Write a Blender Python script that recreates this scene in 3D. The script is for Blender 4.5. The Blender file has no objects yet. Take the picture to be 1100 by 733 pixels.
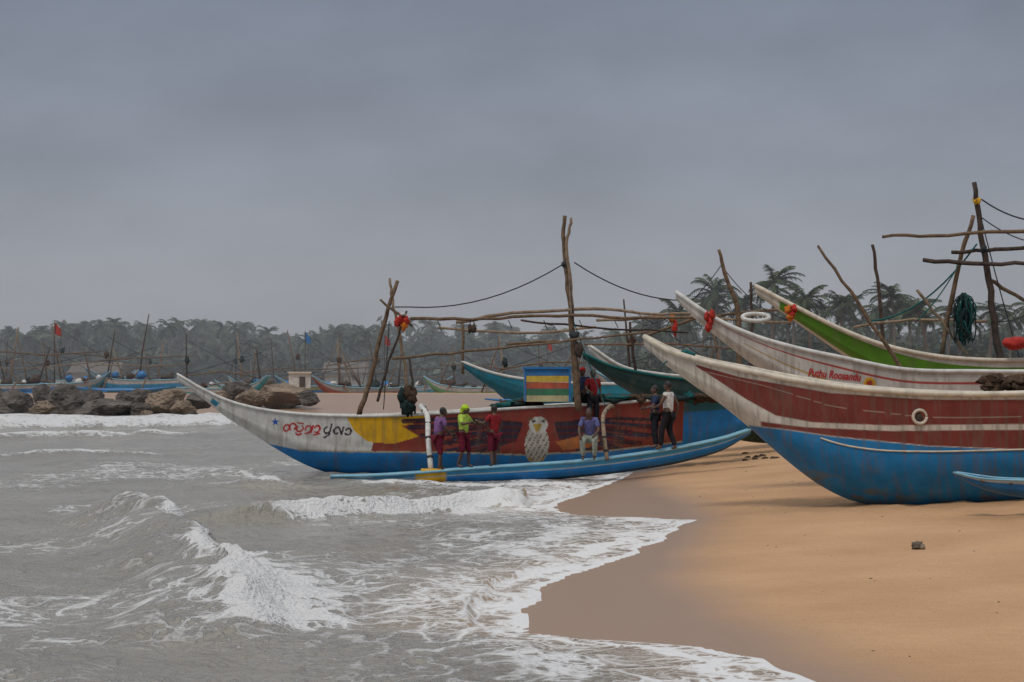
import bpy, math, random, numpy as np
from mathutils import Vector, Matrix, noise as mnoise
random.seed(7); rng=np.random.default_rng(7)
sc=bpy.context.scene
CAM_H=2.5; F=2200.; HY=410.
def W(px,py,D): return Vector(((px-550)/F*D, D, CAM_H+(HY-py)/F*D))

# ------------------------------------------------------------------ materials
def nn(nt,t,**k):
    n=nt.nodes.new(t)
    for a,b in k.items(): setattr(n,a,b)
    return n
def mk(name,col=(.5,.5,.5),rough=.6,var=.25,scale=6.,bump=0.,attr=None,dirt=0.,bscale=30.,spec=.5,stretch=(1,1,1)):
    m=bpy.data.materials.new(name); m.use_nodes=True; nt=m.node_tree
    b=nt.nodes['Principled BSDF']; L=nt.links.new
    tc=nn(nt,'ShaderNodeTexCoord'); mp=nn(nt,'ShaderNodeMapping'); mp.inputs['Scale'].default_value=stretch
    L(tc.outputs['Object'],mp.inputs[0])
    no=nn(nt,'ShaderNodeTexNoise'); no.inputs['Scale'].default_value=scale; no.inputs['Detail'].default_value=6
    L(mp.outputs[0],no.inputs['Vector'])
    mr=nn(nt,'ShaderNodeMapRange'); mr.inputs[1].default_value=.3; mr.inputs[2].default_value=.7
    mr.inputs[3].default_value=1-var; mr.inputs[4].default_value=1+var*.6
    L(no.outputs[0],mr.inputs[0])
    vm=nn(nt,'ShaderNodeVectorMath',operation='SCALE'); L(mr.outputs[0],vm.inputs['Scale'])
    if attr:
        at=nn(nt,'ShaderNodeAttribute',attribute_name=attr); L(at.outputs['Color'],vm.inputs[0])
    else: vm.inputs[0].default_value=col
    out=vm.outputs[0]
    if dirt>0:
        n2=nn(nt,'ShaderNodeTexNoise'); n2.inputs['Scale'].default_value=2.2; n2.inputs['Detail'].default_value=9; n2.inputs['Roughness'].default_value=.7
        mp2=nn(nt,'ShaderNodeMapping'); mp2.inputs['Scale'].default_value=(2.5,2.5,.7); L(tc.outputs['Object'],mp2.inputs[0]); L(mp2.outputs[0],n2.inputs['Vector'])
        r2=nn(nt,'ShaderNodeMapRange'); r2.inputs[1].default_value=.5; r2.inputs[2].default_value=.75; r2.inputs[4].default_value=dirt; L(n2.outputs[0],r2.inputs[0])
        mx=nn(nt,'ShaderNodeMix',data_type='RGBA'); L(r2.outputs[0],mx.inputs[0]); L(out,mx.inputs[6]); mx.inputs[7].default_value=(.16,.12,.09,1)
        out=mx.outputs[2]
    L(out,b.inputs['Base Color']); b.inputs['Roughness'].default_value=rough
    b.inputs['Specular IOR Level'].default_value=spec
    if bump>0:
        n3=nn(nt,'ShaderNodeTexNoise'); n3.inputs['Scale'].default_value=bscale; n3.inputs['Detail'].default_value=5; L(mp.outputs[0],n3.inputs['Vector'])
        bp=nn(nt,'ShaderNodeBump'); bp.inputs['Strength'].default_value=bump; bp.inputs['Distance'].default_value=.03 if bscale>5 else .4
        L(n3.outputs[0],bp.inputs['Height']); L(bp.outputs[0],b.inputs['Normal'])
    return m
M_paint=mk('boat_paint',attr='paint',rough=.55,var=.20,scale=3,dirt=.45,bump=.12,bscale=12,spec=.28)
M_wood=mk('weathered_wood',(.17,.115,.075),.85,.45,9,.6,bscale=25,spec=.2)
M_woodd=mk('dark_wood',(.075,.055,.045),.85,.45,9,.6,bscale=25,spec=.2)
M_woodl=mk('pale_wood',(.27,.20,.14),.85,.4,9,.5,bscale=25,spec=.2)
M_rope=mk('rope',(.05,.055,.06),.9,.3,30,spec=.1)
M_ropet=mk('teal_rope',(.02,.12,.12),.9,.3,30,spec=.1)
M_white=mk('white_paint',(.60,.59,.56),.5,.2,5,dirt=.5)
M_cream=mk('cream_paint',(.58,.52,.42),.5,.25,5,dirt=.5)
M_deck=mk('deck_boards',(.18,.12,.085),.8,.4,8)
M_deckb=mk('deck_teal',(.05,.20,.24),.7,.35,5,dirt=.4)
M_blue=mk('blue_paint',(.015,.17,.44),.45,.2,4,dirt=.3)
M_pale=mk('pale_blue_paint',(.18,.40,.52),.5,.2,4,dirt=.4)
M_yel=mk('yellow_paint',(.68,.38,.01),.5,.2,5,dirt=.3)
M_redc=mk('red_cloth',(.45,.03,.02),.9,.4,9)
M_orange=mk('orange_cloth',(.60,.17,.02),.9,.4,9)
M_net=mk('fishing_net',(.03,.05,.05),.95,.6,20,1,bscale=40,spec=.1)
M_netb=mk('brown_net',(.10,.065,.045),.95,.6,15,1,bscale=40,spec=.1)
M_leaf=mk('foliage',attr='paint',rough=.8,var=.3,scale=.6,spec=.15)
M_trunk=mk('trunk',(.15,.125,.10),.9,.3,3,spec=.1)
M_rock=mk('rock',(.13,.112,.10),.9,.6,1.3,1,bscale=3,spec=.2)
M_rockt=mk('rock_tan',(.25,.19,.14),.9,.55,1.3,1,bscale=3,spec=.2)

# ------------------------------------------------------------------ mesh builder
class MB:
    def __init__(s): s.v=[];s.f=[];s.m=[];s.mats=[]
    def mi(s,m):
        if m not in s.mats: s.mats.append(m)
        return s.mats.index(m)
    def add(s,vs,fs,m):
        o=len(s.v); s.v+= [tuple(v) for v in vs]; k=s.mi(m)
        for f in fs: s.f.append(tuple(o+i for i in f)); s.m.append(k)
    def tube(s,pts,rs,m,seg=8):
        pts=[Vector(p) for p in pts]; n=len(pts)
        if not hasattr(rs,'__len__'): rs=[rs]*n
        vs=[];ref=None
        for i,p in enumerate(pts):
            t=(pts[min(i+1,n-1)]-pts[max(i-1,0)]); t=t.normalized() if t.length>1e-9 else Vector((0,0,1))
            if ref is None:
                ref=Vector((0,0,1)) if abs(t.z)<.8 else Vector((1,0,0))
            a=(ref-t*ref.dot(t)).normalized(); ref=a; b=t.cross(a)
            for k in range(seg):
                an=2*math.pi*k/seg; vs.append(p+(a*math.cos(an)+b*math.sin(an))*rs[i])
        fs=[]
        for i in range(n-1):
            for k in range(seg):
                k2=(k+1)%seg; fs.append((i*seg+k,i*seg+k2,(i+1)*seg+k2,(i+1)*seg+k))
        fs.append(tuple(range(seg-1,-1,-1))); fs.append(tuple((n-1)*seg+k for k in range(seg)))
        s.add(vs,fs,m)
    def ball(s,c,r,m,rough=0.,nu=12,nv=8,R=None,fs_=3.):
        c=Vector(c); vs=[];fs=[]
        if not hasattr(r,'__len__'): r=(r,r,r)
        for j in range(nv+1):
            th=math.pi*j/nv
            for i in range(nu):
                ph=2*math.pi*i/nu
                d=Vector((math.sin(th)*math.cos(ph),math.sin(th)*math.sin(ph),math.cos(th)))
                k=1+rough*mnoise.noise(d*fs_+c*3)
                q=Vector((d.x*r[0]*k,d.y*r[1]*k,d.z*r[2]*k))
                if R is not None: q=R@q
                vs.append(c+q)
        for j in range(nv):
            for i in range(nu):
                i2=(i+1)%nu; fs.append((j*nu+i,(j+1)*nu+i,(j+1)*nu+i2,j*nu+i2))
        s.add(vs,fs,m)
    def box(s,c,sz,m,rz=0.):
        c=Vector(c); R=Matrix.Rotation(rz,3,'Z'); vs=[]
        for x in(-1,1):
            for y in(-1,1):
                for z in(-1,1): vs.append(c+R@Vector((x*sz[0]/2,y*sz[1]/2,z*sz[2]/2)))
        s.add(vs,[(0,1,3,2),(4,6,7,5),(0,4,5,1),(2,3,7,6),(0,2,6,4),(1,5,7,3)],m)
    def obj(s,name,smooth=True):
        me=bpy.data.meshes.new(name); me.from_pydata(s.v,[],s.f)
        for m in s.mats: me.materials.append(m)
        me.polygons.foreach_set('material_index',s.m)
        me.polygons.foreach_set('use_smooth',[smooth]*len(s.f)); me.update()
        o=bpy.data.objects.new(name,me); sc.collection.objects.link(o); return o
def setcol(me,cols,name='paint'):
    a=me.color_attributes.new(name,'FLOAT_COLOR','POINT')
    c=np.ones((len(me.vertices),4),dtype=np.float32); c[:,:3]=cols; a.data.foreach_set('color',c.ravel())
def group(name,loc,objs):
    e=bpy.data.objects.new(name,None); e.empty_display_size=.3; e.location=loc; sc.collection.objects.link(e)
    inv=Matrix.Translation(loc).inverted()
    for o in objs:
        o.parent=e; o.matrix_parent_inverse=inv
    return e
def cr(pts,n):
    pts=[Vector(p) for p in pts]; P=[pts[0]*2-pts[1]]+pts+[pts[-1]*2-pts[-2]]; out=[]
    for i in range(1,len(P)-2):
        for k in range(n):
            t=k/n; a,b,c,d=P[i-1],P[i],P[i+1],P[i+2]
            out.append(.5*((2*b)+(c-a)*t+(2*a-5*b+4*c-d)*t*t+(3*b-a-3*c+d)*t**3))
    out.append(pts[-1]); return out
def pole(mb,pp,D,r0,r1,m=None,jit=.025,n=5,seg=7):
    D2=D if hasattr(D,'__len__') else [D]*len(pp)
    P=cr([W(p[0],p[1],d) for p,d in zip(pp,D2)],n); k=len(P)
    P=[p+Vector((random.uniform(-jit,jit),random.uniform(-jit,jit),random.uniform(-jit,jit))) for p in P]
    mb.tube(P,[r0+(r1-r0)*i/(k-1)*1.+random.uniform(-.06,.06)*r0 for i in range(k)],m or M_wood,seg)
def rope(mb,a,b,Da,Db=None,sag=.15,r=.014,m=None):
    A=W(a[0],a[1],Da);B=W(b[0],b[1],Db or Da)
    P=[A.lerp(B,i/10)-Vector((0,0,sag*4*(i/10)*(1-i/10))) for i in range(11)]
    mb.tube(P,r,m or M_rope,5)

# ------------------------------------------------------------------ numpy noise
_tab=rng.random((256,256))
def vnoise(x,y):
    xi=np.floor(x).astype(int); yi=np.floor(y).astype(int); fx=x-xi; fy=y-yi
    fx=fx*fx*(3-2*fx); fy=fy*fy*(3-2*fy)
    g=lambda a,b:_tab[a&255,b&255]
    return (g(xi,yi)*(1-fx)+g(xi+1,yi)*fx)*(1-fy)+(g(xi,yi+1)*(1-fx)+g(xi+1,yi+1)*fx)*fy
def fbm(x,y,o=4):
    r=0;a=.5
    for i in range(o):
        r=r+a*vnoise(x+17*i,y+31*i); x=x*2.03; y=y*2.03; a*=.5
    return r
def sstep(a,b,x):
    t=np.clip((x-a)/(b-a),0,1); return t*t*(3-2*t)

# ------------------------------------------------------------------ terrain + sea
def lin(pts): 
    a=np.array(pts,float); return a[:,0],a[:,1]
bD,bX=lin([(-300,2),(0,2.2),(17,2.0),(22,1.7),(30,2.3),(37,2.8),(42,2.3),(50,2.6),(56,3.2),(65,4.2),(80,3.5),(100,0),(120,-8),(140,-15),(150,-20),(157,-28),(163,-60),(170,-300),(171,-9000)])
sD,sX=lin([(-300,2.4),(10,2.4),(17,2.45),(18.4,2.4),(19.3,1.84),(19.9,1.25),(20.75,.3),(22.4,.02),(25,.25),(27.5,.75),(30.2,1.8),(33,2.5),(36.5,3.25),(37.6,2.5),(39.3,1.1),(42.3,.8),(46,1.5),(49,2.1),(56,3.3),(65,4.4),(80,3.7),(100,.2),(120,-8),(140,-15),(150,-20),(157,-28),(163,-60),(170,-300),(171,-9000)])
slD,slS=lin([(0,.045),(20,.05),(35,.075),(50,.11),(70,.12),(110,.06),(170,.05)])
def terr(X,D):
    d=X-np.interp(D,bD,bX); s=np.interp(D,slD,slS)
    up=1.5*(1-np.exp(-np.maximum(d,0)*s/1.5)); dn=np.maximum(np.minimum(d,0)*.06,-2.)
    z=up+dn
    lag=sstep(185,205,D)*(1-sstep(320,350,D))*(1-sstep(10,40,X))
    z=z*(1-lag)+(-1.5)*lag
    far=sstep(340,600,D); z=z+far*4
    far2=sstep(700,2500,D); z=z+far2*10
    z=z+sstep(.5,4,d)*(fbm(X*.5,D*.5,3)-.45)*.10+sstep(1.5,5,d)*(fbm(X*2.5,D*2.5,2)-.4)*.03
    tr=np.exp(-((X-8.5)/4.)**2-((D-37)/5.)**2)+np.exp(-((X-6.)/2.5)**2-((D-58)/6.)**2)
    z=z+tr*(fbm(X*3.1+5,D*2.1,3)-.45)*.14
    return z
def axis(a,b,st,lo,hi,g):
    c=list(np.arange(a,b,st)); x=b; s=st
    while x<hi: c.append(x); s*=g; x+=s
    c.append(hi); x=a; s=st; l=[]
    while x>lo:
        s*=g; x-=s; l.append(max(x,lo))
    return np.array(sorted(set(l+c)))
ax=axis(-10,5,.085,-5000,5000,1.06); ay=axis(14,46,.09,-200,7000,1.035)
GX,GY=np.meshgrid(ax,ay); nx,ny=len(ax),len(ay)
TZ=terr(GX,GY)
def gridmesh(name,Z,mat,att):
    me=bpy.data.meshes.new(name); co=np.stack([GX,GY,Z],-1).reshape(-1,3)
    me.vertices.add(nx*ny); me.vertices.foreach_set('co',co.astype(np.float32).ravel())
    idx=np.arange(nx*ny).reshape(ny,nx)
    q=np.stack([idx[:-1,:-1],idx[:-1,1:],idx[1:,1:],idx[1:,:-1]],-1).reshape(-1,4); nf=len(q)
    me.loops.add(nf*4); me.loops.foreach_set('vertex_index',q.ravel().astype(np.int32))
    me.polygons.add(nf); me.polygons.foreach_set('loop_start',np.arange(0,nf*4,4,dtype=np.int32))
    me.polygons.foreach_set('use_smooth',np.ones(nf,bool)); me.update(calc_edges=True); me.validate()
    setcol(me,att.reshape(-1,3),'mask'); me.materials.append(mat)
    o=bpy.data.objects.new(name,me); sc.collection.objects.link(o); return o
def polyd(X,Y,pts):
    best=np.full(X.shape,1e9); sg=np.zeros(X.shape); par=np.zeros(X.shape); n=len(pts)-1
    for i in range(n):
        (ax_,ay_),(bx,by)=pts[i],pts[i+1]; dx,dy=bx-ax_,by-ay_; l2=dx*dx+dy*dy
        t=np.clip(((X-ax_)*dx+(Y-ay_)*dy)/l2,0,1); d=np.hypot(X-ax_-t*dx,Y-ay_-t*dy)
        c=np.sign(dx*(Y-ay_)-dy*(X-ax_)); k=d<best
        best=np.where(k,d,best); sg=np.where(k,c,sg); par=np.where(k,(i+t)/n,par)
    return best*sg,par
Xs=np.interp(GY,sD,sX)+ (fbm(GY*.9+3,GY*0+5,3)-.45)*.5*(1-sstep(60,90,GY))
d0=GX-np.interp(GY,bD,bX)
wx=GX+ .5*vnoise(GY*.4,GX*.4)
amp=sstep(.3,5,-d0)*.85+.12
wav=(fbm(wx*.55+GY*.22,GY*.25-GX*.1,4)-.47)*.22+ (fbm(wx*2.2,GY*1.3,3)-.45)*.11
wav+= .045*np.sin(wx*1.1+GY*.33+2*vnoise(GX*.2,GY*.15))
wav*= amp*np.clip(1-sstep(120,500,GY)*.7,0,1)
foam=np.zeros(GX.shape)
base=fbm(wx*.35,GY*.22+9,4)
foam=np.maximum(foam,np.clip((base-.42)*2.0,0,.42)*(1-sstep(55,90,GY)*.6))
near=(1-sstep(45,70,GY))
def breaker(pts,H,wb,wf,fw,fb=.35,fe=.12,white=(0,1),dens=1.0,tr=.5):
    global wav,foam
    sd,par=polyd(GX,GY,pts); sd=sd+(fbm(GX*.8+4,GY*.8,3)-.45)*.9
    e=sstep(0,fe,par)*(1-sstep(1-fe,1,par))
    pr=np.where(sd<0,np.exp(-(sd/wb)**2),np.exp(-(sd/wf)**2))
    wk=sstep(white[0]-.08,white[0]+.08,par)*(1-sstep(white[1]-.08,white[1]+.08,par))
    wav=wav+H*pr*e*(.8+.4*vnoise(GX*.7,GY*.7))
    fz=sstep(-fb-.15,-fb+.15,sd)*(1-sstep(fw*.4,fw,sd+.5*(fbm(GX*1.9,GY*1.3+4,3)-.45)))*wk*e
    wav=wav+fz*np.clip(1-sd/fw,0,1)*H*.55*(fbm(GX*3.5,GY*3.5,3))
    foam=np.maximum(foam,fz*dens*(.70+.7*fbm(GX*1.1+7,GY*1.1,3)))
    trail=np.exp(-np.maximum(-sd,0)/1.8)*(sd<0)*wk*e*tr
    foam=np.maximum(foam,trail*(.3+1.0*fbm(GX*.7,GY*.7,3)))
breaker([(-8.0,41),(-6.2,35),(-4.6,29),(-3.3,24),(-2.7,19.3)],.36,1.0,.38,1.6,.12,white=(.50,1.1),fe=.15,dens=1.15)
breaker([(3.2,45),(1.2,43.2),(-.5,41.5),(-2.7,39.2),(-4.6,37.2),(-6.3,35.6)],.25,.8,.35,1.0,.1,white=(-.1,.78),fe=.22,dens=.95)
breaker([(-7.6,41),(-6.4,36.5),(-5.4,33)],.15,.8,.3,.4,.15,white=(.35,.85),fe=.2,dens=1.0)
breaker([(-9,60),(-6.5,52),(-5.5,48)],.15,1.2,.6,.5,.1,white=(.2,.9),dens=.85)
breaker([(-4,49.6),(-1,50),(2,49.2)][::-1],.05,.9,.5,.9,.3,white=(-.2,1.2),dens=.8)
breaker([(-13,118),(-20,114),(-28,108),(-40,104)],.5,3,1.6,3.4,1.2,dens=.92)
breaker([(-13,95),(-19,91),(-26,86)],.25,3,1.4,1.2,.5,white=(.1,.8),dens=.8)
breaker([(-16,136),(-24,134),(-34,132),(-60,126)],.35,3,1.6,3,1.2,dens=.85)
breaker([(-10,71),(-15,69),(-19,64)],.15,2,1.0,.6,.2,white=(.2,.8),dens=.75)
es=Xs-GX
foam=np.maximum(foam,near*(1-sstep(.04,.22,es))*(es>-.4)*1.0)
foam=np.maximum(foam,near*np.clip(.66-es*.11,0,.66)*(es>-.3)*(.25+1.2*fbm(GX*.8+3,GY*.5,3)))
l2=np.abs(es-.9+.7*(fbm(GY*.6,GX*0+3,3)))
foam=np.maximum(foam,(1-sstep(60,80,GY))*(1-sstep(.05,.35,l2))*.72*(es>0)*(.5+.9*vnoise(GY*.8,GX*0+8)))
l3=np.abs(es-2.6+1.4*(fbm(GY*.5+9,GX*0+7,3)))
foam=np.maximum(foam,(1-sstep(60,80,GY))*(1-sstep(.1,.7,l3))*.66*(es>0)*(.4+.9*vnoise(GY*.6+4,GX*0+2)))
foam=np.maximum(foam,sstep(50,80,GY)*(1-sstep(170,180,GY))*(1-sstep(.5,2.5,es))*.8*(es>-.5))
WZ=np.maximum(wav,TZ+.012)
edge=TZ+np.clip(es*.06,-.05,.014)
WZ=np.where(es<.6,np.where(es>0,np.maximum(np.minimum(wav,TZ+.014+es*.05),edge),edge),WZ)
WZ=np.where(GY>175,np.where(TZ<0,wav*0+.0,TZ-.3),WZ)
WZ=np.where(GY>600,-1,WZ)
wline=np.maximum(np.interp(GY,[0,17,22,26,30,37,42,50,56,70,100],[3,2.6,2.0,1.8,2.3,3.4,3.2,3.1,3.8,5,1]),Xs)
wd_=GX-wline+.5*(fbm(GY*.5,GX*.3,3)-.45)
wet=1-sstep(-.25,1.15,wd_)
wet=np.where(GY>172,0,wet)

def mat_sand():
    m=bpy.data.materials.new('sand'); m.use_nodes=True; nt=m.node_tree; L=nt.links.new; b=nt.nodes['Principled BSDF']
    g=nn(nt,'ShaderNodeNewGeometry'); at=nn(nt,'ShaderNodeAttribute',attribute_name='mask'); sp=nn(nt,'ShaderNodeSeparateColor'); L(at.outputs['Color'],sp.inputs[0])
    n1=nn(nt,'ShaderNodeTexNoise'); n1.inputs['Scale'].default_value=.45; n1.inputs['Detail'].default_value=8; L(g.outputs['Position'],n1.inputs['Vector'])
    n2=nn(nt,'ShaderNodeTexNoise'); n2.inputs['Scale'].default_value=60; n2.inputs['Detail'].default_value=4; L(g.outputs['Position'],n2.inputs['Vector'])
    r=nn(nt,'ShaderNodeValToRGB'); r.color_ramp.elements[0].position=.3; r.color_ramp.elements[0].color=(.46,.268,.140,1); r.color_ramp.elements[1].position=.7; r.color_ramp.elements[1].color=(.56,.345,.19,1); L(n1.outputs[0],r.inputs[0])
    mr=nn(nt,'ShaderNodeMapRange'); mr.inputs[1].default_value=.3;mr.inputs[2].default_value=.7;mr.inputs[3].default_value=.80;mr.inputs[4].default_value=1.12; L(n2.outputs[0],mr.inputs[0])
    vm=nn(nt,'ShaderNodeVectorMath',operation='SCALE'); L(r.outputs[0],vm.inputs[0]); L(mr.outputs[0],vm.inputs['Scale'])
    mx=nn(nt,'ShaderNodeMix',data_type='RGBA'); L(sp.outputs[0],mx.inputs[0]); L(vm.outputs[0],mx.inputs[6]); mx.inputs[7].default_value=(.32,.20,.125,1)
    mg=nn(nt,'ShaderNodeMix',data_type='RGBA'); L(sp.outputs[1],mg.inputs[0]); L(mx.outputs[2],mg.inputs[6]); mg.inputs[7].default_value=(.08,.10,.055,1)
    L(mg.outputs[2],b.inputs['Base Color'])
    rr=nn(nt,'ShaderNodeMapRange'); rr.inputs[3].default_value=.9; rr.inputs[4].default_value=.34; L(sp.outputs[0],rr.inputs[0]); L(rr.outputs[0],b.inputs['Roughness'])
    b.inputs['Specular IOR Level'].default_value=.3
    n3=nn(nt,'ShaderNodeTexNoise'); n3.inputs['Scale'].default_value=5; n3.inputs['Detail'].default_value=8; L(g.outputs['Position'],n3.inputs['Vector'])
    iv=nn(nt,'ShaderNodeMapRange'); iv.inputs[3].default_value=.75; iv.inputs[4].default_value=.03; L(sp.outputs[0],iv.inputs[0])
    bp=nn(nt,'ShaderNodeBump'); bp.inputs['Distance'].default_value=.07; L(iv.outputs[0],bp.inputs['Strength']); L(n3.outputs[0],bp.inputs['Height']); L(bp.outputs[0],b.inputs['Normal'])
    return m
def mat_water():
    m=bpy.data.materials.new('sea_water'); m.use_nodes=True; nt=m.node_tree; L=nt.links.new; b=nt.nodes['Principled BSDF']
    g=nn(nt,'ShaderNodeNewGeometry'); at=nn(nt,'ShaderNodeAttribute',attribute_name='mask'); sp=nn(nt,'ShaderNodeSeparateColor'); L(at.outputs['Color'],sp.inputs[0])
    def noise(s,d,dist=0,st=(1,1,1)):
        mp=nn(nt,'ShaderNodeMapping'); mp.inputs['Scale'].default_value=st; L(g.outputs['Position'],mp.inputs[0])
        n=nn(nt,'ShaderNodeTexNoise'); n.inputs['Scale'].default_value=s; n.inputs['Detail'].default_value=d; n.inputs['Distortion'].default_value=dist; L(mp.outputs[0],n.inputs['Vector']); return n.outputs[0]
    def math_(op,a,b_=None,c=None):
        n=nn(nt,'ShaderNodeMath',operation=op)
        for i,v in enumerate([a,b_,c]):
            if v is None: continue
            if isinstance(v,(int,float)): n.inputs[i].default_value=v
            else: L(v,n.inputs[i])
        return n.outputs[0]
    def ridge(o,k): return math_('SUBTRACT',1,math_('MULTIPLY',math_('ABSOLUTE',math_('SUBTRACT',o,.5)),k))
    r1=ridge(noise(1.7,8,.7,(1,.7,1)),7.); r2=ridge(noise(5.5,6,.5,(1,.8,1)),6.)
    rr=math_('MAXIMUM',r1,math_('MULTIPLY',r2,.88))
    rr=math_('MAXIMUM',rr,0.0)
    val=math_('ADD',sp.outputs[0],math_('MULTIPLY',math_('SUBTRACT',rr,1.0),.95))
    mr=nn(nt,'ShaderNodeMapRange',interpolation_type='SMOOTHSTEP'); mr.inputs[1].default_value=-.06; mr.inputs[2].default_value=.42; L(val,mr.inputs[0])
    fm=mr.outputs[0]
    wn=noise(.25,4)
    ramp=nn(nt,'ShaderNodeValToRGB'); ramp.color_ramp.elements[0].position=.35; ramp.color_ramp.elements[0].color=(.235,.215,.175,1); ramp.color_ramp.elements[1].position=.7; ramp.color_ramp.elements[1].color=(.31,.285,.24,1); L(wn,ramp.inputs[0])
    sh=nn(nt,'ShaderNodeMix',data_type='RGBA'); L(sp.outputs[1],sh.inputs[0]); L(ramp.outputs[0],sh.inputs[6]); sh.inputs[7].default_value=(.36,.27,.19,1)
    mx=nn(nt,'ShaderNodeMix',data_type='RGBA'); L(fm,mx.inputs[0]); L(sh.outputs[2],mx.inputs[6]); mx.inputs[7].default_value=(.70,.70,.70,1)
    L(mx.outputs[2],b.inputs['Base Color'])
    ro=nn(nt,'ShaderNodeMapRange'); ro.inputs[3].default_value=.15; ro.inputs[4].default_value=.75; L(fm,ro.inputs[0]); L(ro.outputs[0],b.inputs['Roughness'])
    b.inputs['IOR'].default_value=1.33
    h=math_('ADD',math_('MULTIPLY',noise(2.6,6,.2,(1.2,.6,1)),1.25),math_('MULTIPLY',noise(9,4,.2,(1.2,.7,1)),.40))
    h=math_('ADD',h,math_('MULTIPLY',fm,math_('MULTIPLY_ADD',noise(16,6),.7,.10)))
    bp=nn(nt,'ShaderNodeBump'); bp.inputs['Distance'].default_value=.17; 
    bs=nn(nt,'ShaderNodeMapRange'); bs.inputs[3].default_value=.8; bs.inputs[4].default_value=.18; L(sp.outputs[1],bs.inputs[0]); L(bs.outputs[0],bp.inputs['Strength'])
    L(h,bp.inputs['Height']); L(bp.outputs[0],b.inputs['Normal'])
    return m
veg=sstep(330,370,GY+ (GX>20)*sstep(20,60,GX)*120)
gridmesh('sand_beach',TZ,mat_sand(),np.stack([wet,veg,wet*0],-1))
shal=(1-sstep(.2,2.6,es))*(GY<150)
gridmesh('sea',WZ,mat_water(),np.stack([np.clip(foam,0,1.1),shal,shal*0],-1))

# ------------------------------------------------------------------ hulls
class Fr:
    def __init__(s,p0,D0,p1,D1):
        s.O=np.array([(p0-550)/F*D0,D0]); E=np.array([(p1-550)/F*D1,D1]); v=E-s.O; s.L=np.linalg.norm(v); s.u=v/s.L; s.n=np.array([-s.u[1],s.u[0]])
    def s_(s,px):
        k=(px-550)/F; return (k*s.O[1]-s.O[0])/(s.u[0]-k*s.u[1])
    def sz(s,px,py):
        q=s.s_(px); return q,CAM_H+(HY-py)/F*(s.O[1]+s.u[1]*q)
    def world(s,a,y,z):
        return np.stack([s.O[0]+s.u[0]*a+s.n[0]*y,s.O[1]+s.u[1]*a+s.n[1]*y,z],-1)
    def img(s,a,z):
        X=s.O[0]+s.u[0]*a; D=s.O[1]+s.u[1]*a; return 550+X/D*F, HY-(z-CAM_H)/D*F
def herm(xs,ys,x):
    xs=np.array(xs);ys=np.array(ys); m=np.gradient(ys,xs); i=np.clip(np.searchsorted(xs,x)-1,0,len(xs)-2)
    h=xs[i+1]-xs[i]; t=(x-xs[i])/h
    return (2*t**3-3*t**2+1)*ys[i]+(t**3-2*t**2+t)*h*m[i]+(-2*t**3+3*t**2)*ys[i+1]+(t**3-t**2)*h*m[i+1]
class Hull: pass
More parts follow.
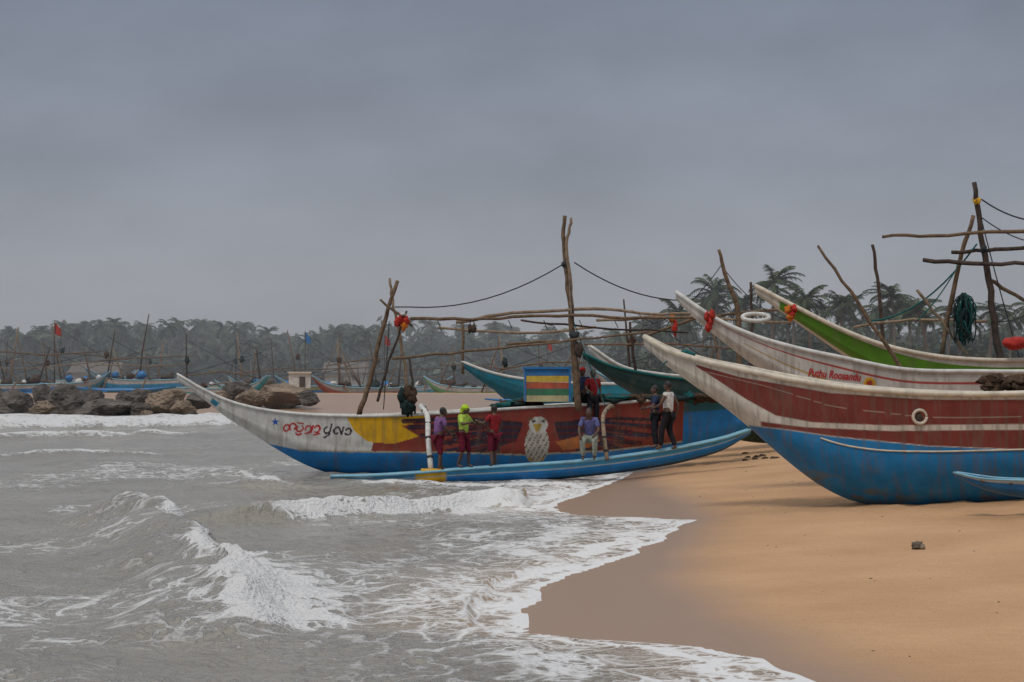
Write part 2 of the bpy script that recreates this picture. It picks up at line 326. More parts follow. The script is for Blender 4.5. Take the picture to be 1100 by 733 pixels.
def hull(fr,sheer,keel,bmax,ns,nt,paint,tc=.5,gun=None,gr=.05,deckm=None,drop=.16,bow=.42,conv=True,rub=None,flare=.84):
    H=Hull(); H.fr=fr
    S=[fr.sz(*p) for p in sheer] if conv else sheer; K=[fr.sz(*p) for p in keel] if conv else keel
    L=min(S[-1][0],K[-1][0]); a=np.linspace(max(S[0][0],K[0][0]),L,ns)
    zs=herm([p[0] for p in S],[p[1] for p in S],a); zk=herm([p[0] for p in K],[p[1] for p in K],a); zk=np.minimum(zk,zs-.03)
    def bf(s):
        q=np.clip(s/(bow*L),0,1); w=np.clip((s/L-.7)/.3,0,1)
        return (.05+(bmax-.05)*(1-(1-q)**1.7))*(1-.35*w*w)
    def shp(t):
        t=np.clip(t,0,1)
        return np.where(t<tc,flare*np.sin(np.pi/2*np.clip(t/tc,0,1))**.75,flare+(1-flare)*(t-tc)/(1-tc))
    t=np.linspace(0,1,nt); hb=bf(a)
    A=np.repeat(a[:,None],2*nt-1,1); tt=np.concatenate([t[::-1],t[1:]]); sgn=np.concatenate([-np.ones(nt),np.ones(nt-1)])
    T=np.repeat(tt[None],ns,0); Y=sgn[None]*hb[:,None]*shp(T); Z=zk[:,None]+(zs-zk)[:,None]*T
    co=fr.world(A,Y,Z).reshape(-1,3); w=2*nt-1; idx=np.arange(ns*w).reshape(ns,w)
    q=np.stack([idx[:-1,:-1],idx[1:,:-1],idx[1:,1:],idx[:-1,1:]],-1).reshape(-1,4).tolist()
    q.append(idx[0].tolist()); q.append(idx[-1][::-1].tolist())
    me=bpy.data.meshes.new('hull'); me.from_pydata(co.tolist(),[],q); me.polygons.foreach_set('use_smooth',[True]*(len(q)-2)+[False]*2)
    px,py=fr.img(A,Z); setcol(me,paint(px.ravel(),py.ravel(),T.ravel())); me.materials.append(M_paint)
    o=bpy.data.objects.new('hull',me); sc.collection.objects.link(o); H.parts=[o]
    mb=MB(); n2=60; a2=np.linspace(a[0],L,n2); z2=np.interp(a2,a,zs); h2=bf(a2)
    for sg in(-1,1):
        P=fr.world(a2,sg*h2,z2+.01); mb.tube(P,[gr*(.8 if i==0 else 1) for i in range(n2)],gun or M_white,8)
        if rub is not None:
            zr=np.interp(a2,a,zk+(zs-zk)*tc); k=a2>a2[0]+rub[1]*L
            mb.tube(fr.world(a2[k],sg*bf(a2[k])*(flare+.01),zr[k]),rub[2],rub[0],6)
    H.parts.append(mb.obj('gunwale'))
    mb=MB(); vs=[];fs=[]
    dz=np.minimum(drop,.5*(z2-np.interp(a2,a,zk)))
    tl=1-dz/np.maximum(z2-np.interp(a2,a,zk),.05)
    l=fr.world(a2,-h2*.985*shp(tl),z2-dz); r=fr.world(a2,h2*.985*shp(tl),z2-dz)
    for i in range(n2): vs+=[l[i],r[i]]
    for i in range(n2-1): fs.append((2*i,2*i+2,2*i+3,2*i+1))
    mb.add(vs,fs,deckm or M_deck)
    for k in range(8,n2-2,7):
        p=fr.world(np.array([a2[k]]*2),np.array([-h2[k],h2[k]])*.95,np.array([z2[k]-.03]*2)); mb.tube(p,.035,M_wood,6)
    H.parts.append(mb.obj('deck'))
    H.zs=lambda s:np.interp(s,a,zs); H.zk=lambda s:np.interp(s,a,zk); H.hb=lambda s,z:bf(s)*shp((z-H.zk(s))/(H.zs(s)-H.zk(s))); H.L=L
    return H
def inpoly(x,y,poly):
    r=np.zeros(x.shape,bool); n=len(poly); j=n-1
    for i in range(n):
        xi,yi=poly[i];xj,yj=poly[j]
        if yi!=yj: r^=((yi>y)!=(yj>y))&(x<(xj-xi)*(y-yi)/(yj-yi)+xi)
        j=i
    return r
def stroke(x,y,pts,w):
    r=np.zeros(x.shape,bool)
    for (a,b),(c,d) in zip(pts[:-1],pts[1:]):
        dx,dy=c-a,d-b; l=dx*dx+dy*dy+1e-9; t=np.clip(((x-a)*dx+(y-b)*dy)/l,0,1); r|=np.hypot(x-a-t*dx,y-b-t*dy)<w
    return r
def arc(cx,cy,rx,ry,a0,a1,n=10): return [(cx+rx*math.cos(math.radians(a0+(a1-a0)*i/n)),cy+ry*math.sin(math.radians(a0+(a1-a0)*i/n))) for i in range(n+1)]
def yline(x,pts): a=np.array(pts,float); return np.interp(x,a[:,0],a[:,1])
def blend(c,k,col): c[:]=c*(1-k[:,None])+np.array(col)[None]*k[:,None]
def soft(v,w=.8): return np.clip(v/w+.5,0,1)
WH=(.62,.61,.58); BL=(.012,.20,.54); RB=(.25,.045,.032); YE=(.72,.40,.015); MR=(.18,.036,.028)
def paintA(x,y,t):
    c=np.tile(np.array(WH),(len(x),1))
    yb=yline(x,[(285,476),(320,483),(400,485),(480,485),(560,488),(640,484),(700,478),(800,462)])
    red=(x>404-(y-447)*.2)&(y<yb); c[red]=RB
    c[inpoly(x,y,[(366,440),(452,440),(455,452),(428,457),(447,468),(420,476),(393,474),(378,462)])]=YE
    for sgn,xs,xe in [(-1,558,430),(1,588,728)]:
        for j in range(3):
            for i in range(9):
                f=i/8; rx=xs+sgn*(4+j*9+f*6); ry=455+f*17+j*2
                ln=(128-j*40)*(1-.42*f); ex=xs+sgn*ln; ey=452+j*5+f*33*(1-.1*j)+ (3 if i%2 else 0)
                mid=((rx+ex)/2,(ry+ey)/2-4*(1-f))
                colr=[(.045,.02,.03),(.035,.028,.055),(.10,.02,.025)][(i+j)%3]
                c[stroke(x,y,[(rx,ry),mid,(ex,ey)],2.3)&(y<yb+1)]=colr
                c[stroke(x,y,[(rx+sgn*8,ry+1.4),(mid[0],mid[1]+1.9),(ex,ey+1.4)],.42)&(y<yb)]=(.26,.07,.04)
    orb=inpoly(x,y,[(592,474),(615,468),(640,472),(628,480),(600,483)]); c[orb]=(.42,.14,.04)
    bd=((x-572)/13)**2+((y-477)/21)**2<1; hd=((x-573)/10)**2+((y-456)/9)**2<1
    c[bd]=(.50,.47,.41); sp=(np.sin(x*1.25+np.floor(y/2.6)*1.6))>.45; c[bd&sp&(y>465)&(np.mod(y,2.6)>.8)]=(.20,.15,.11)
    c[hd]=(.62,.61,.56); c[inpoly(x,y,[(567,455),(577,455),(574,462),(571,464)])]=(.55,.36,.06)
    for ex in(567.5,578.5): c[((x-ex)**2+(y-452.5)**2)<1.7]=(.02,.02,.02)
    c[stroke(x,y,[(562,449),(570,452)],.6)|stroke(x,y,[(584,449),(576,452)],.6)]=(.12,.09,.07)
    c[stroke(x,y,[(566,492),(563,499)],1.4)|stroke(x,y,[(579,492),(582,499)],1.4)]=(.5,.3,.05)
    c[(y>=yb)&(x>286)&~((y<500)&(bd))]=BL
    c[(x>728)]=BL; c[(x>728)&(t>.78)]=(.02,.14,.2)
    c[(np.abs(y-yb)<.9)&(x>320)&(x<728)&~bd]=(.40,.36,.27)
    n=fbm(x*.22,y*.03+11,3); blend(c,np.clip((n-.52)*4,0,.28),(.14,.11,.08))
    R=(.45,.02,.03); K=(.03,.02,.03); w_=.95
    segs=[]
    segs+=[(arc(307,461,3,3.4,-40,300),R),(arc(313,459.5,3.4,3.6,120,400),R),(arc(321,461,3.4,3.2,-60,220),R),(arc(321,466,2.6,1.7,0,180),R),([(317,455),(323,455.5)],R),
           (arc(330,461,3.2,3.4,160,420),R),([(328,466),(334,464),(334,457)],R),(arc(339,460.5,3,3.6,-160,120),R),([(337,467),(343,465)],R)]
    segs+=[(arc(350,461,3.2,3.6,-20,250),K),([(353,455),(353,466),(349,469)],K),(arc(360,461,3.2,3.4,60,330),K),([(363,460),(366,465),(366,457)],K),(arc(372,461.5,3,3.4,-150,140),K)]
    for pts,col in segs:
        pts=[(a-(b-461)*.25,b+(a-340)*.05) for a,b in pts]; c[stroke(x,y,pts,w_)]=col
    star=[(295+ (4.6 if i%2==0 else 1.8)*math.cos(math.radians(i*36-90)),453+(4.6 if i%2==0 else 1.8)*math.sin(math.radians(i*36-90))) for i in range(10)]
    c[inpoly(x,y,star)]=(.02,.10,.42)
    c[inpoly(x,y,[(228,428),(236,433),(232,437),(226,432)])]=(.03,.2,.3)
    return c
def finish(name,H,extra=[]):
    fr=H.fr; m=fr.world(np.array([H.L/2]),np.array([0.]),np.array([float(H.zk(H.L/2))]))[0]
    return group(name,Vector(m),H.parts+extra)

# ---- boat A : red/blue outrigger canoe with eagle
frA=Fr(190,54.5,800,57)
HA=hull(frA,[(190,402),(215,417),(240,429),(270,438),(310,444),(370,447),(430,446),(500,442),(560,438),(640,434),(700,430),(760,428),(800,428)],
 [(190,408),(215,426),(240,446),(270,465),(300,484),(330,500),(360,510),(420,515),(500,514),(600,508),(700,496),(760,484),(800,468)],.85,760,70,paintA,tc=.5,gun=M_white,gr=.04,deckm=M_deck)
mb=MB()
pole(mb,[(622,442),(617,380),(612,320),(606,270),(606,232)],55,.10,.055,M_wood)
pole(mb,[(614,234),(609,262),(612,300),(615,340)],54.9,.04,.055,M_woodl)
pole(mb,[(441,343),(520,343),(600,339),(690,342),(775,341)],54.6,.045,.04,M_wood)
pole(mb,[(490,347),(550,337),(640,332),(700,338),(757,336)],54.9,.05,.035,M_woodl)
pole(mb,[(422,386),(500,378),(600,367),(700,356)],54.3,.038,.028,M_wood)
pole(mb,[(560,345),(640,352),(740,357)],55.2,.03,.025,M_woodd)
pole(mb,[(427,301),(412,350),(400,400),(385,447)],54.8,.05,.075,M_wood)
pole(mb,[(418,299),(423,330),(433,380),(441,446)],54.8,.035,.05,M_woodl)
pole(mb,[(436,335),(414,400),(405,432)],54.5,.03,.04,M_woodd)
pole(mb,[(408,322),(444,350)],54.6,.035,.035,M_wood)
pole(mb,[(440,385),(446,445)],54.6,.03,.03,M_woodd)
for (x,y) in [(427,346),(434,350),(431,343),(436,345)]: mb.ball(W(x,y,54.5),(.09,.1,.13),M_redc if x!=434 else M_orange,.8)
mb.ball(W(433,338,54.5),(.09,.1,.05),M_white,.6)
for x in(505,509): 
    rope(mb,(x,342),(x,352),54.6,sag=0); mb.ball(W(x,353,54.6),(.06,.06,.12),M_woodd,.5)
for i in range(6): mb.ball(W(437+random.uniform(-6,6),432+random.uniform(-9,7),54.6),(.14,.14,.2),M_net if i%3 else M_netb,.8)
mb.ball(W(622,376,54.7),(.12,.12,.2),M_woodd,.6)
mb.ball(W(617,360,54.7),(.13,.13,.1),M_rope,.6); mb.ball(W(607,284,55),(.1,.1,.1),M_rope,.5)
rope(mb,(440,330),(605,284),54.7,sag=.35,r=.018); rope(mb,(617,282),(735,323),55,57,sag=.25,r=.018)
rope(mb,(424,330),(440,330),54.7,sag=0,r=.018)
rope(mb,(612,300),(621,400),54.7,sag=.0); rope(mb,(616,345),(652,440),54.7,sag=.05,m=M_ropet); rope(mb,(418,345),(412,440),54.7,sag=.02)
for i in range(7): rope(mb,(470+i*38,344),(474+i*38,344+random.uniform(4,12)),54.6,sag=0,r=.012)
for i in range(34):
    x=random.choice([random.uniform(540,585),random.uniform(650,780),random.uniform(640,700)]); yy=np.interp(x,[440,600,800],[441,433,427])
    mb.ball(W(x,yy-random.uniform(0,3),56+random.uniform(-.4,.4)),(random.uniform(.12,.4),.25,random.uniform(.07,.15)),random.choice([M_net,M_netb,M_ropet,M_netb,M_woodd,M_orange if i%9==0 else M_net]),.8)
rigA=mb.obj('mast_and_poles')
mb=MB(); bx=(588-550)/F*55.2; cols=[(.02,.16,.40),(.60,.40,.05),(.46,.09,.04),(.04,.18,.09),(.50,.44,.24)]
for i,cc in enumerate(cols):
    y0=397+i*7; zt=W(0,y0,55.2).z; zb=W(0,y0+6.6,55.2).z
    mb.box((bx,55.5,(zt+zb)/2),(1.24,.8,zt-zb),mk('box_stripe_%d'%i,cc,.6,.3,5,dirt=.5),.03)
mb.box((bx,55.5,W(0,395.6,55.2).z),(1.34,.9,.06),M_blue,.03)
for sx in(-1,1): mb.box((bx+sx*.60,55.08,W(0,414,55.2).z),(.05,.04,.88),M_blue,.03)
boxA=mb.obj('striped_fish_box',False)
frF=Fr(355,51.2,803,52.4)
def paintF(x,y,t):
    c=np.tile(np.array((.012,.18,.48)),(len(x),1)); c[t>.66]=(.05,.28,.50); c[(x>447)&(x<477)]=YE; c[(x<400)&(t>.8)]=WH; c[(t>.60)&(t<.68)]=(.45,.5,.5); c[t<.18]=(.02,.06,.12); return c
HF=hull(frF,[(355,512),(400,511),(450,508),(500,504),(560,500),(620,496),(680,489),(740,479),(780,470),(805,462)],
 [(355,517),(400,522),(450,522),(500,520),(560,518),(620,513),(680,506),(740,495),(780,482),(805,467)],.23,140,16,paintF,tc=.6,gun=M_pale,gr=.035,deckm=M_blue,drop=.02,bow=.12)
for o in HF.parts: o.name='float_'+o.name
mb=MB()
for (x0,x1,mt,rr) in [(452,459,M_white,.07),(655,648,M_woodl,.055)]:
    P=cr([((x0+4-550)/F*56.0,56.0,W(0,440,55).z+.05),((x0-550)/F*54,54,W(0,440,54).z+.08),((x1-550)/F*52.8,52.8,W(0,447,52.8).z),((x1+1-550)/F*52.0,52.0,W(0,470,52.).z),((x1+4-550)/F*51.7,51.7,W(0,505 if x1<500 else 494,51.7).z)],5)
    mb.tube(P,[rr]*len(P),mt,10)
    for k in(8,12,15,18): mb.ball(P[k],(rr*1.35,rr*1.35,.05),M_rope,.3)
mb.box(W(463,507,51.6),(.5,.34,.16),M_yel,.05)
boomsA=mb.obj('outrigger_booms')
finish('outrigger_fishing_boat',HA,[rigA,boxA,boomsA]+HF.parts)

# ---- boat B : maroon and blue, right foreground
def paintB(x,y,t):
    c=np.tile(np.array((.58,.54,.47)),(len(x),1))
    up=yline(x,[(752,392),(800,405),(900,422),(1000,429),(1700,429)]); lo=yline(x,[(752,394),(775,408),(806,428),(840,446),(880,453),(960,456),(1060,455),(1700,450)])
    blend(c,soft(y-up)*soft(lo-y)*(x>752),MR)
    up=yline(x,[(820,452),(870,458),(960,462),(1060,461),(1700,456)]); yb=yline(x,[(790,450),(808,457),(850,461),(900,468),(1000,478),(1100,482),(1700,482)])
    blend(c,soft(y-up)*soft(yb-.8-y)*soft(x-822,3),MR)
    bl=(y>yb)&(x>806); blend(c,soft(y-yb)*(x>806),(.010,.18,.43))
    n=fbm(x*.05,y*.12,4); k=np.clip((n-.50)*9,0,1)*soft(y-yline(x,[(800,478),(850,494),(950,526),(1100,528)]),8)*bl
    blend(c,k*.6,(.14,.12,.05))
    n=fbm(x*.35,y*.03+40,3); blend(c,np.clip((n-.50)*4,0,.35),(.13,.10,.08))
    blend(c,stroke(x,y,[(760,399),(830,415),(900,436),(1000,448),(1100,447)],.35)*.8,(.35,.3,.25))
    return c
frB=Fr(692,38.5,1100,36.5)
HB=hull(frB,[(692,362),(715,375),(745,385),(800,397),(850,407),(900,415),(950,420),(1000,423),(1060,424),(1150,421),(1300,408)],
 [(692,372),(715,392),(745,414),(780,439),(810,464),(830,482),(850,499),(880,521),(910,536),(940,543),(1000,544),(1060,541),(1150,538),(1300,532)],.95,560,120,paintB,tc=.5,gun=M_cream,gr=.055,deckm=M_deck,bow=.42,rub=(M_cream,.33,.016))
mb=MB()
s,z=frB.sz(993,447); c=Vector(frB.world(np.array([s]),np.array([-float(HB.hb(s,z))]),np.array([z]))[0])
ring=[c+Vector((.12*math.cos(a),-.02,.12*math.sin(a))) for a in np.linspace(0,2*math.pi,20)]; mb.tube(ring,.03,M_cream,8); mb.ball(c,(.09,.02,.09),M_woodd)
for i in range(26):
    mb.ball(W(1075+random.uniform(-8,45),414+random.uniform(-5,6),37.3+random.uniform(-.5,.5)),(random.uniform(.15,.3),.25,random.uniform(.08,.16)),M_netb,.7)
pole(mb,[(1055,428),(1085,424),(1105,440)],36.2,.05,.05,M_cream)
rope(mb,(735,378),(712,392),38.2,sag=-.02,m=M_ropet); 
for k in range(3): mb.ball(W(737+k*2,379+k,38.3),(.11,.12,.05),M_ropet,.3)
exB=mb.obj('porthole_and_nets')
def paintG(x,y,t):
    c=np.tile(np.array((.012,.12,.30)),(len(x),1)); c[t>.8]=(.45,.47,.47); return c
frG=Fr(1025,33.5,1100,32.8)
HG=hull(frG,[(1025,508),(1060,514),(1100,516),(1300,510)],[(1025,512),(1060,527),(1100,535),(1300,535)],.24,60,10,paintG,tc=.6,gun=M_pale,gr=.018,deckm=M_blue,drop=.03,bow=.2)
for o in HG.parts: o.name='float_'+o.name
finish('outrigger_fishing_boat',HB,[exB]+HG.parts)

# ---- boat D : white
def paintD(x,y,t):
    c=np.tile(np.array((.58,.56,.52)),(len(x),1))
    c[(t>.82)&(t<.86)&(x>775)]=(.40,.06,.05); c[(t>.55)&(t<.58)&(x>800)]=(.45,.3,.08)
    c[((x-931)**2+(y-412)**2)<40]=YE; c[((x-931)**2+(y-412)**2)<14]=(.4,.05,.03)
    n=fbm(x*.35,y*.03+20,3); blend(c,np.clip((n-.52)*4,0,.3),(.16,.12,.09))
    return c
frD=Fr(726,42,1000,41.5)
HD=hull(frD,[(726,314),(745,328),(770,344),(810,362),(850,374),(900,385),(960,397),(1050,400),(1250,396)],
 [(726,322),(745,341),(775,366),(810,393),(850,422),(900,450),(960,470),(1050,475),(1250,475)],.85,320,60,paintD,tc=.5,gun=M_white,gr=.045,deckm=M_deck,rub=(M_white,.3,.015))
cu=bpy.data.curves.new('txt','FONT'); cu.body='Puthu Roosandu'; cu.size=.26; cu.shear=.3; cu.offset=.007
to=bpy.data.objects.new('txt',cu); sc.collection.objects.link(to); bpy.context.view_layer.update()
me=bpy.data.meshes.new_from_object(to.evaluated_get(bpy.context.evaluated_depsgraph_get())); bpy.data.objects.remove(to)
s0,z0=frD.sz(866,404); tw=max(v.co.x for v in me.vertices); sc_=(frD.sz(922,404)[0]-s0)/tw
for v in me.vertices:
    a=s0+v.co.x*sc_; z=z0+v.co.y*1.4*sc_-(v.co.x*sc_)*.10
    p=frD.world(np.array([a]),np.array([-float(HD.hb(a,z))-.012]),np.array([z]))[0]; v.co=Vector(p)
me.materials.clear(); me.materials.append(mk('red_lettering',(.5,.03,.03),.5,.1)); txt=bpy.data.objects.new('name_lettering',me); sc.collection.objects.link(txt)
mb=MB()
for (x,y) in [(760,340),(763,346),(761,352),(765,338)]: mb.ball(W(x,y,41.6),(.06,.06,.09),M_redc,.9)
mb.tube([W(812,341,43)+Vector((.28*math.cos(a),.12*math.sin(a),.08*math.sin(a))) for a in np.linspace(0,2*math.pi,24)],.045,M_white,8)
exD=mb.obj('cloth_and_life_ring')
finish('outrigger_fishing_boat',HD,[txt,exD])
# ---- boat C : green
def paintC(x,y,t):
    c=np.tile(np.array((.085,.22,.018)),(len(x),1)); c[(x<838)]=(.58,.56,.49); c[(x>838)&(t<.14)]=(.56,.53,.47); c[(t>.9)]=(.58,.56,.50)
    r2=(x-1037)**2+(y-414)**2; c[r2<36]=YE; c[r2<14]=(.05,.03,.02); return c
frC=Fr(811,46,1100,45)
HC=hull(frC,[(811,307),(835,320),(860,333),(900,353),(940,369),(1000,383),(1060,388),(1130,387),(1350,378)],
 [(811,315),(840,336),(870,357),(910,385),(950,412),(990,440),(1060,460),(1130,465),(1350,465)],.85,320,60,paintC,tc=.5,gun=M_cream,gr=.05,deckm=M_deckb,rub=(M_cream,.35,.015))
mb=MB()
for (x,y,m) in [(847,333,M_orange),(851,338,M_redc),(849,341,M_orange),(853,332,M_redc)]: mb.ball(W(x,y,45.4),(.07,.07,.09),m,.9)
pole(mb,[(1047,196),(1053,240),(1062,300),(1072,370),(1082,425)],45.3,.055,.09,M_woodd)
pole(mb,[(947,254),(1020,252),(1140,247)],45.0,.035,.045,M_wood)
pole(mb,[(992,280),(1060,284),(1140,281)],45.1,.05,.045,M_woodd)
pole(mb,[(1022,271),(1070,268),(1140,262)],45.4,.045,.045,M_woodd)
pole(mb,[(1046,232),(1030,285),(1010,385)],45.6,.045,.06,M_wood)
pole(mb,[(985,312),(1015,350),(1043,388)],45.6,.035,.045,M_woodl)
pole(mb,[(1062,300),(1100,322),(1140,340)],45.6,.045,.045,M_wood)
pole(mb,[(878,265),(925,330),(985,422)],43.8,.03,.05,M_wood)
pole(mb,[(915,352),(980,344),(1060,346)],47,.03,.04,M_woodl)
rope(mb,(1055,214),(1140,236),45.3,sag=.2,r=.018); rope(mb,(1053,232),(1140,262),45.3,sag=.2); rope(mb,(1050,262),(935,345),45.3,47,sag=.4,r=.02,m=M_ropet)
rope(mb,(1056,240),(1100,400),45.3,sag=.1); rope(mb,(1030,285),(985,345),45.5,sag=.1,m=M_ropet); rope(mb,(1068,345),(1140,300),45.3,sag=.3)
# hanging green net: loose loops and folds of thin strands
for i in range(60):
    a=random.uniform(0,6.28); rr=random.uniform(.04,.27)*(1 if i%3 else 1.25); b=W(1036,316,45.4); x=rr*math.cos(a); y=rr*math.sin(a); zb=random.uniform(-.5,-1.15); j=lambda k:random.uniform(-k,k)
    P=cr([b+Vector((x*.15,y*.2,j(.03))),b+Vector((x*.8+j(.06),y,-.2+j(.08))),b+Vector((x*1.1+j(.08),y,zb*.6)),b+Vector((x*.7+j(.1),y*.6,zb)),b+Vector((x*.2+j(.1),y*.6,zb*.7+j(.1)))],3)
    mb.tube(P,random.uniform(.008,.022),random.choice([M_ropet,M_net,M_net]),5)
for (x,y) in [(1050,216),(1060,284),(1057,268)]: mb.ball(W(x,y,45.3),(.08,.08,.10),M_yel if y<220 else M_rope,.6)
mb.ball(W(1092,369,44),(.3,.2,.14),M_redc,.5)
exC=mb.obj('mast_and_poles')
finish('outrigger_fishing_boat',HC,[exC])
# ---- middle boats
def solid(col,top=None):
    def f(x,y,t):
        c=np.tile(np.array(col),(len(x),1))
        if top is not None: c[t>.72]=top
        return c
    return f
frE=Fr(626,60,860,61)
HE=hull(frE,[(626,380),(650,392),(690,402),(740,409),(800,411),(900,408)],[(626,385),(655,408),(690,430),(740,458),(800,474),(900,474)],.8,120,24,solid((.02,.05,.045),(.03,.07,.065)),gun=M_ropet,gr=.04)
mb=MB()
pole(mb,[(772,268),(781,300),(792,333),(795,405)],60,.05,.08,M_wood); pole(mb,[(806,303),(808,345),(806,405)],61,.04,.05,M_woodd)
pole(mb,[(640,345),(720,341),(850,347)],60,.045,.035,M_woodl); pole(mb,[(938,262),(944,310),(950,400)],62,.05,.06,M_woodd); pole(mb,[(690,362),(760,340),(860,332)],60.5,.045,.04,M_wood)
pole(mb,[(676,345),(683,405)],60.5,.04,.05,M_woodd); rope(mb,(775,285),(690,350),60,sag=.4); rope(mb,(775,285),(850,345),60,sag=.3)
mb.ball(W(725,352,60),(.08,.08,.22),M_redc,.8); mb.ball(W(722,342,60),(.08,.08,.12),M_orange,.8)
finish('outrigger_fishing_boat',HE,[mb.obj('poles')])
frH=Fr(630,64,740,65)
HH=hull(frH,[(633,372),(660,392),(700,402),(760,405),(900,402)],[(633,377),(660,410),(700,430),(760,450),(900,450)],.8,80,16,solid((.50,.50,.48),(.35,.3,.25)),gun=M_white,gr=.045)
finish('outrigger_fishing_boat',HH,[])
frF2=Fr(496,76,700,78)
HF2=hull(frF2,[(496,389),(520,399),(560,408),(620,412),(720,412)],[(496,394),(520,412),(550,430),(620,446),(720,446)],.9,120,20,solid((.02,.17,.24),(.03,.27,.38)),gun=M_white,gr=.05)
mb=MB(); pole(mb,[(497,345),(497,402)],76,.05,.06); pole(mb,[(470,352),(560,358),(640,352)],76,.05,.05,M_woodl); pole(mb,[(545,370),(600,366)],77,.05,.05)
finish('outrigger_fishing_boat',HF2,[mb.obj('poles')])

# ------------------------------------------------------------------ far boats
def tz(X,D): return float(terr(np.array([X]),np.array([D]))[0])
def farboat(px,D,Lm,col,top,flip=1,z0=None,posts=3,flag=None,seed=0):
    R=random.Random(seed); X=(px-550)/F*D
    z0=max(tz(X,D),-.15) if z0 is None else z0
    fr=Fr(px,D,px+Lm/D*F,D+R.uniform(-3,4)); sh=[(0,2.1),(.12,1.5),(.3,1.15),(.6,1.0),(1,1.1)]; kk=[(0,1.95),(.1,.8),(.2,.1),(.6,-.05),(1,.1)]
    if flip<0: sh=[(1-a,b) for a,b in sh][::-1]; kk=[(1-a,b) for a,b in kk][::-1]
    H=hull(fr,[(a*Lm,z0+b) for a,b in sh],[(a*Lm,z0+b) for a,b in kk],.7,40,12,solid(col,top),conv=False,gun=M_pale,gr=.05,bow=.4 if flip>0 else .1)
    mb=MB()
    def q(a,y,z): return Vector(fr.world(np.array([a*Lm]),np.array([float(y)]),np.array([z0+z]))[0])
    xs=[]
    for i in range(posts):
        a=.2+.65*i/max(posts-1,1)+R.uniform(-.12,.12); h=R.uniform(4.6,7.2) if i%2==0 else R.uniform(2.8,5.0); xs.append((a,h)); l=R.choice([-1,1])*R.uniform(.0,.14)
        mt=R.choice([M_woodd,M_wood,M_woodd,M_woodl])
        P=[q(a,.2,.8),q(a+l*.4+R.uniform(-.01,.01),.2,h*.5),q(a+l,.2,h)]; mb.tube(P,[.085,.075,.045],mt,6)
        if R.random()<.6:
            P=[q(a+R.uniform(.08,.28)*R.choice([-1,1]),-.3,.8),q(a+l*.9,.2,h*R.uniform(.7,1.0))]; mb.tube(P,[.06,.04],M_wood,6)
    zb=R.uniform(2.2,3.8); mb.tube([q(R.uniform(-.1,.2),-.1,zb+R.uniform(-.4,.4)),q(.5,0,zb+.2),q(R.uniform(.8,1.15),.1,zb+R.uniform(-.5,.5))],[.05,.06,.04],M_wood,6)
    if R.random()<.6: mb.tube([q(.1,-.2,zb-R.uniform(.3,1.2)),q(.9,.1,zb-.5)],[.045,.045],M_woodl,6)
    mb.tube([q(-.0,-3,.35),q(.3,-3,.12),(q(.7,-3,.12)),q(1,-3,.4)],[.05,.18,.18,.05],M_blue,8)
    for a in(.3,.7): mb.tube([q(a,0,1.1),q(a,-1.8,1.2),q(a,-3,.2)],.08,M_wood,6)
    for k in range(7): mb.ball(q(R.uniform(.15,.9),0,R.uniform(1.0,1.5)),(R.uniform(.2,.55),.3,R.uniform(.15,.4)),R.choice([M_net,M_netb,M_blue,M_netb,M_woodd,M_white]),.6)
    a,h=xs[0]; mb.ball(q(a,.2,h*.6),(.22,.2,.3),R.choice([M_net,M_netb]),.8)
    mb.tube([q(xs[0][0],.2,xs[0][1]*.9),q(1.0,0,1.2)],.022,M_rope,4); mb.tube([q(xs[-1][0],.2,xs[-1][1]*.9),q(0,0,2.0)],.022,M_rope,4)
    if flag:
        p=q(xs[0][0]+.08,.2,0); mb.tube([p+Vector((0,0,.8)),p+Vector((0,0,6.6))],[.05,.035],M_woodd,5)
        vs=[];n=7
        for i in range(n):
            for j in(0,1): vs.append(p+Vector((.02+i*.09,.12*math.sin(i*1.3),6.5-j*1.0-.10*i*(1-j*.5))))
        mb.add(vs,[(2*i,2*i+2,2*i+3,2*i+1) for i in range(n-1)],flag)
    finish('fishing_boat',H,[mb.obj('poles_and_gear')])
farboat(-45,178,9,(.02,.15,.40),(.4,.4,.4),1,1.2,4,None,1)
farboat(22,182,8,(.04,.24,.32),(.4,.4,.4),-1,1.3,2,M_redc,2)
farboat(92,186,9,(.02,.24,.48),(.5,.5,.5),1,1.6,4,None,3)
farboat(190,172,8,(.03,.30,.34),(.5,.5,.48),-1,.9,2,None,4)
farboat(295,205,9,(.02,.12,.3),(.3,.25,.1),1,1.0,4,M_blue,5)
farboat(335,182,9,(.25,.05,.03),(.3,.3,.3),1,.9,3,None,6)
farboat(395,215,9,(.05,.25,.3),(.4,.4,.4),-1,.9,3,M_redc,7)
farboat(455,190,9,(.1,.25,.1),(.4,.4,.4),1,.9,2,None,8)
farboat(520,150,9,(.02,.15,.3),(.4,.4,.4),1,.9,2,None,9)
farboat(245,190,7,(.35,.35,.33),(.1,.2,.3),1,.9,1,None,10)
farboat(640,120,9,(.3,.28,.25),(.1,.2,.3),1,1.0,2,None,12)
farboat(140,230,9,(.03,.15,.35),(.4,.3,.3),1,.9,2,None,13)
farboat(560,230,9,(.03,.1,.2),(.3,.3,.3),-1,.6,2,M_redc,14)
farboat(60,195,8,(.35,.06,.04),(.5,.5,.5),-1,1.5,1,None,15)
farboat(-10,225,9,(.03,.2,.4),(.5,.45,.1),1,1.2,2,None,16)
farboat(230,240,9,(.05,.2,.15),(.5,.5,.5),1,.6,3,None,17)
mb=MB(); p=W(322,408,180); mb.box((p.x,180,p.z-.1),(1.9,1.5,1.3),M_white,.1); mb.box((p.x,179.9,p.z+.62),(2.1,1.7,.15),M_cream,.1); mb.box((p.x+.3,179.2,p.z-.2),(.5,.1,.9),M_woodd,.1)
mb.obj('white_storage_crate',False)
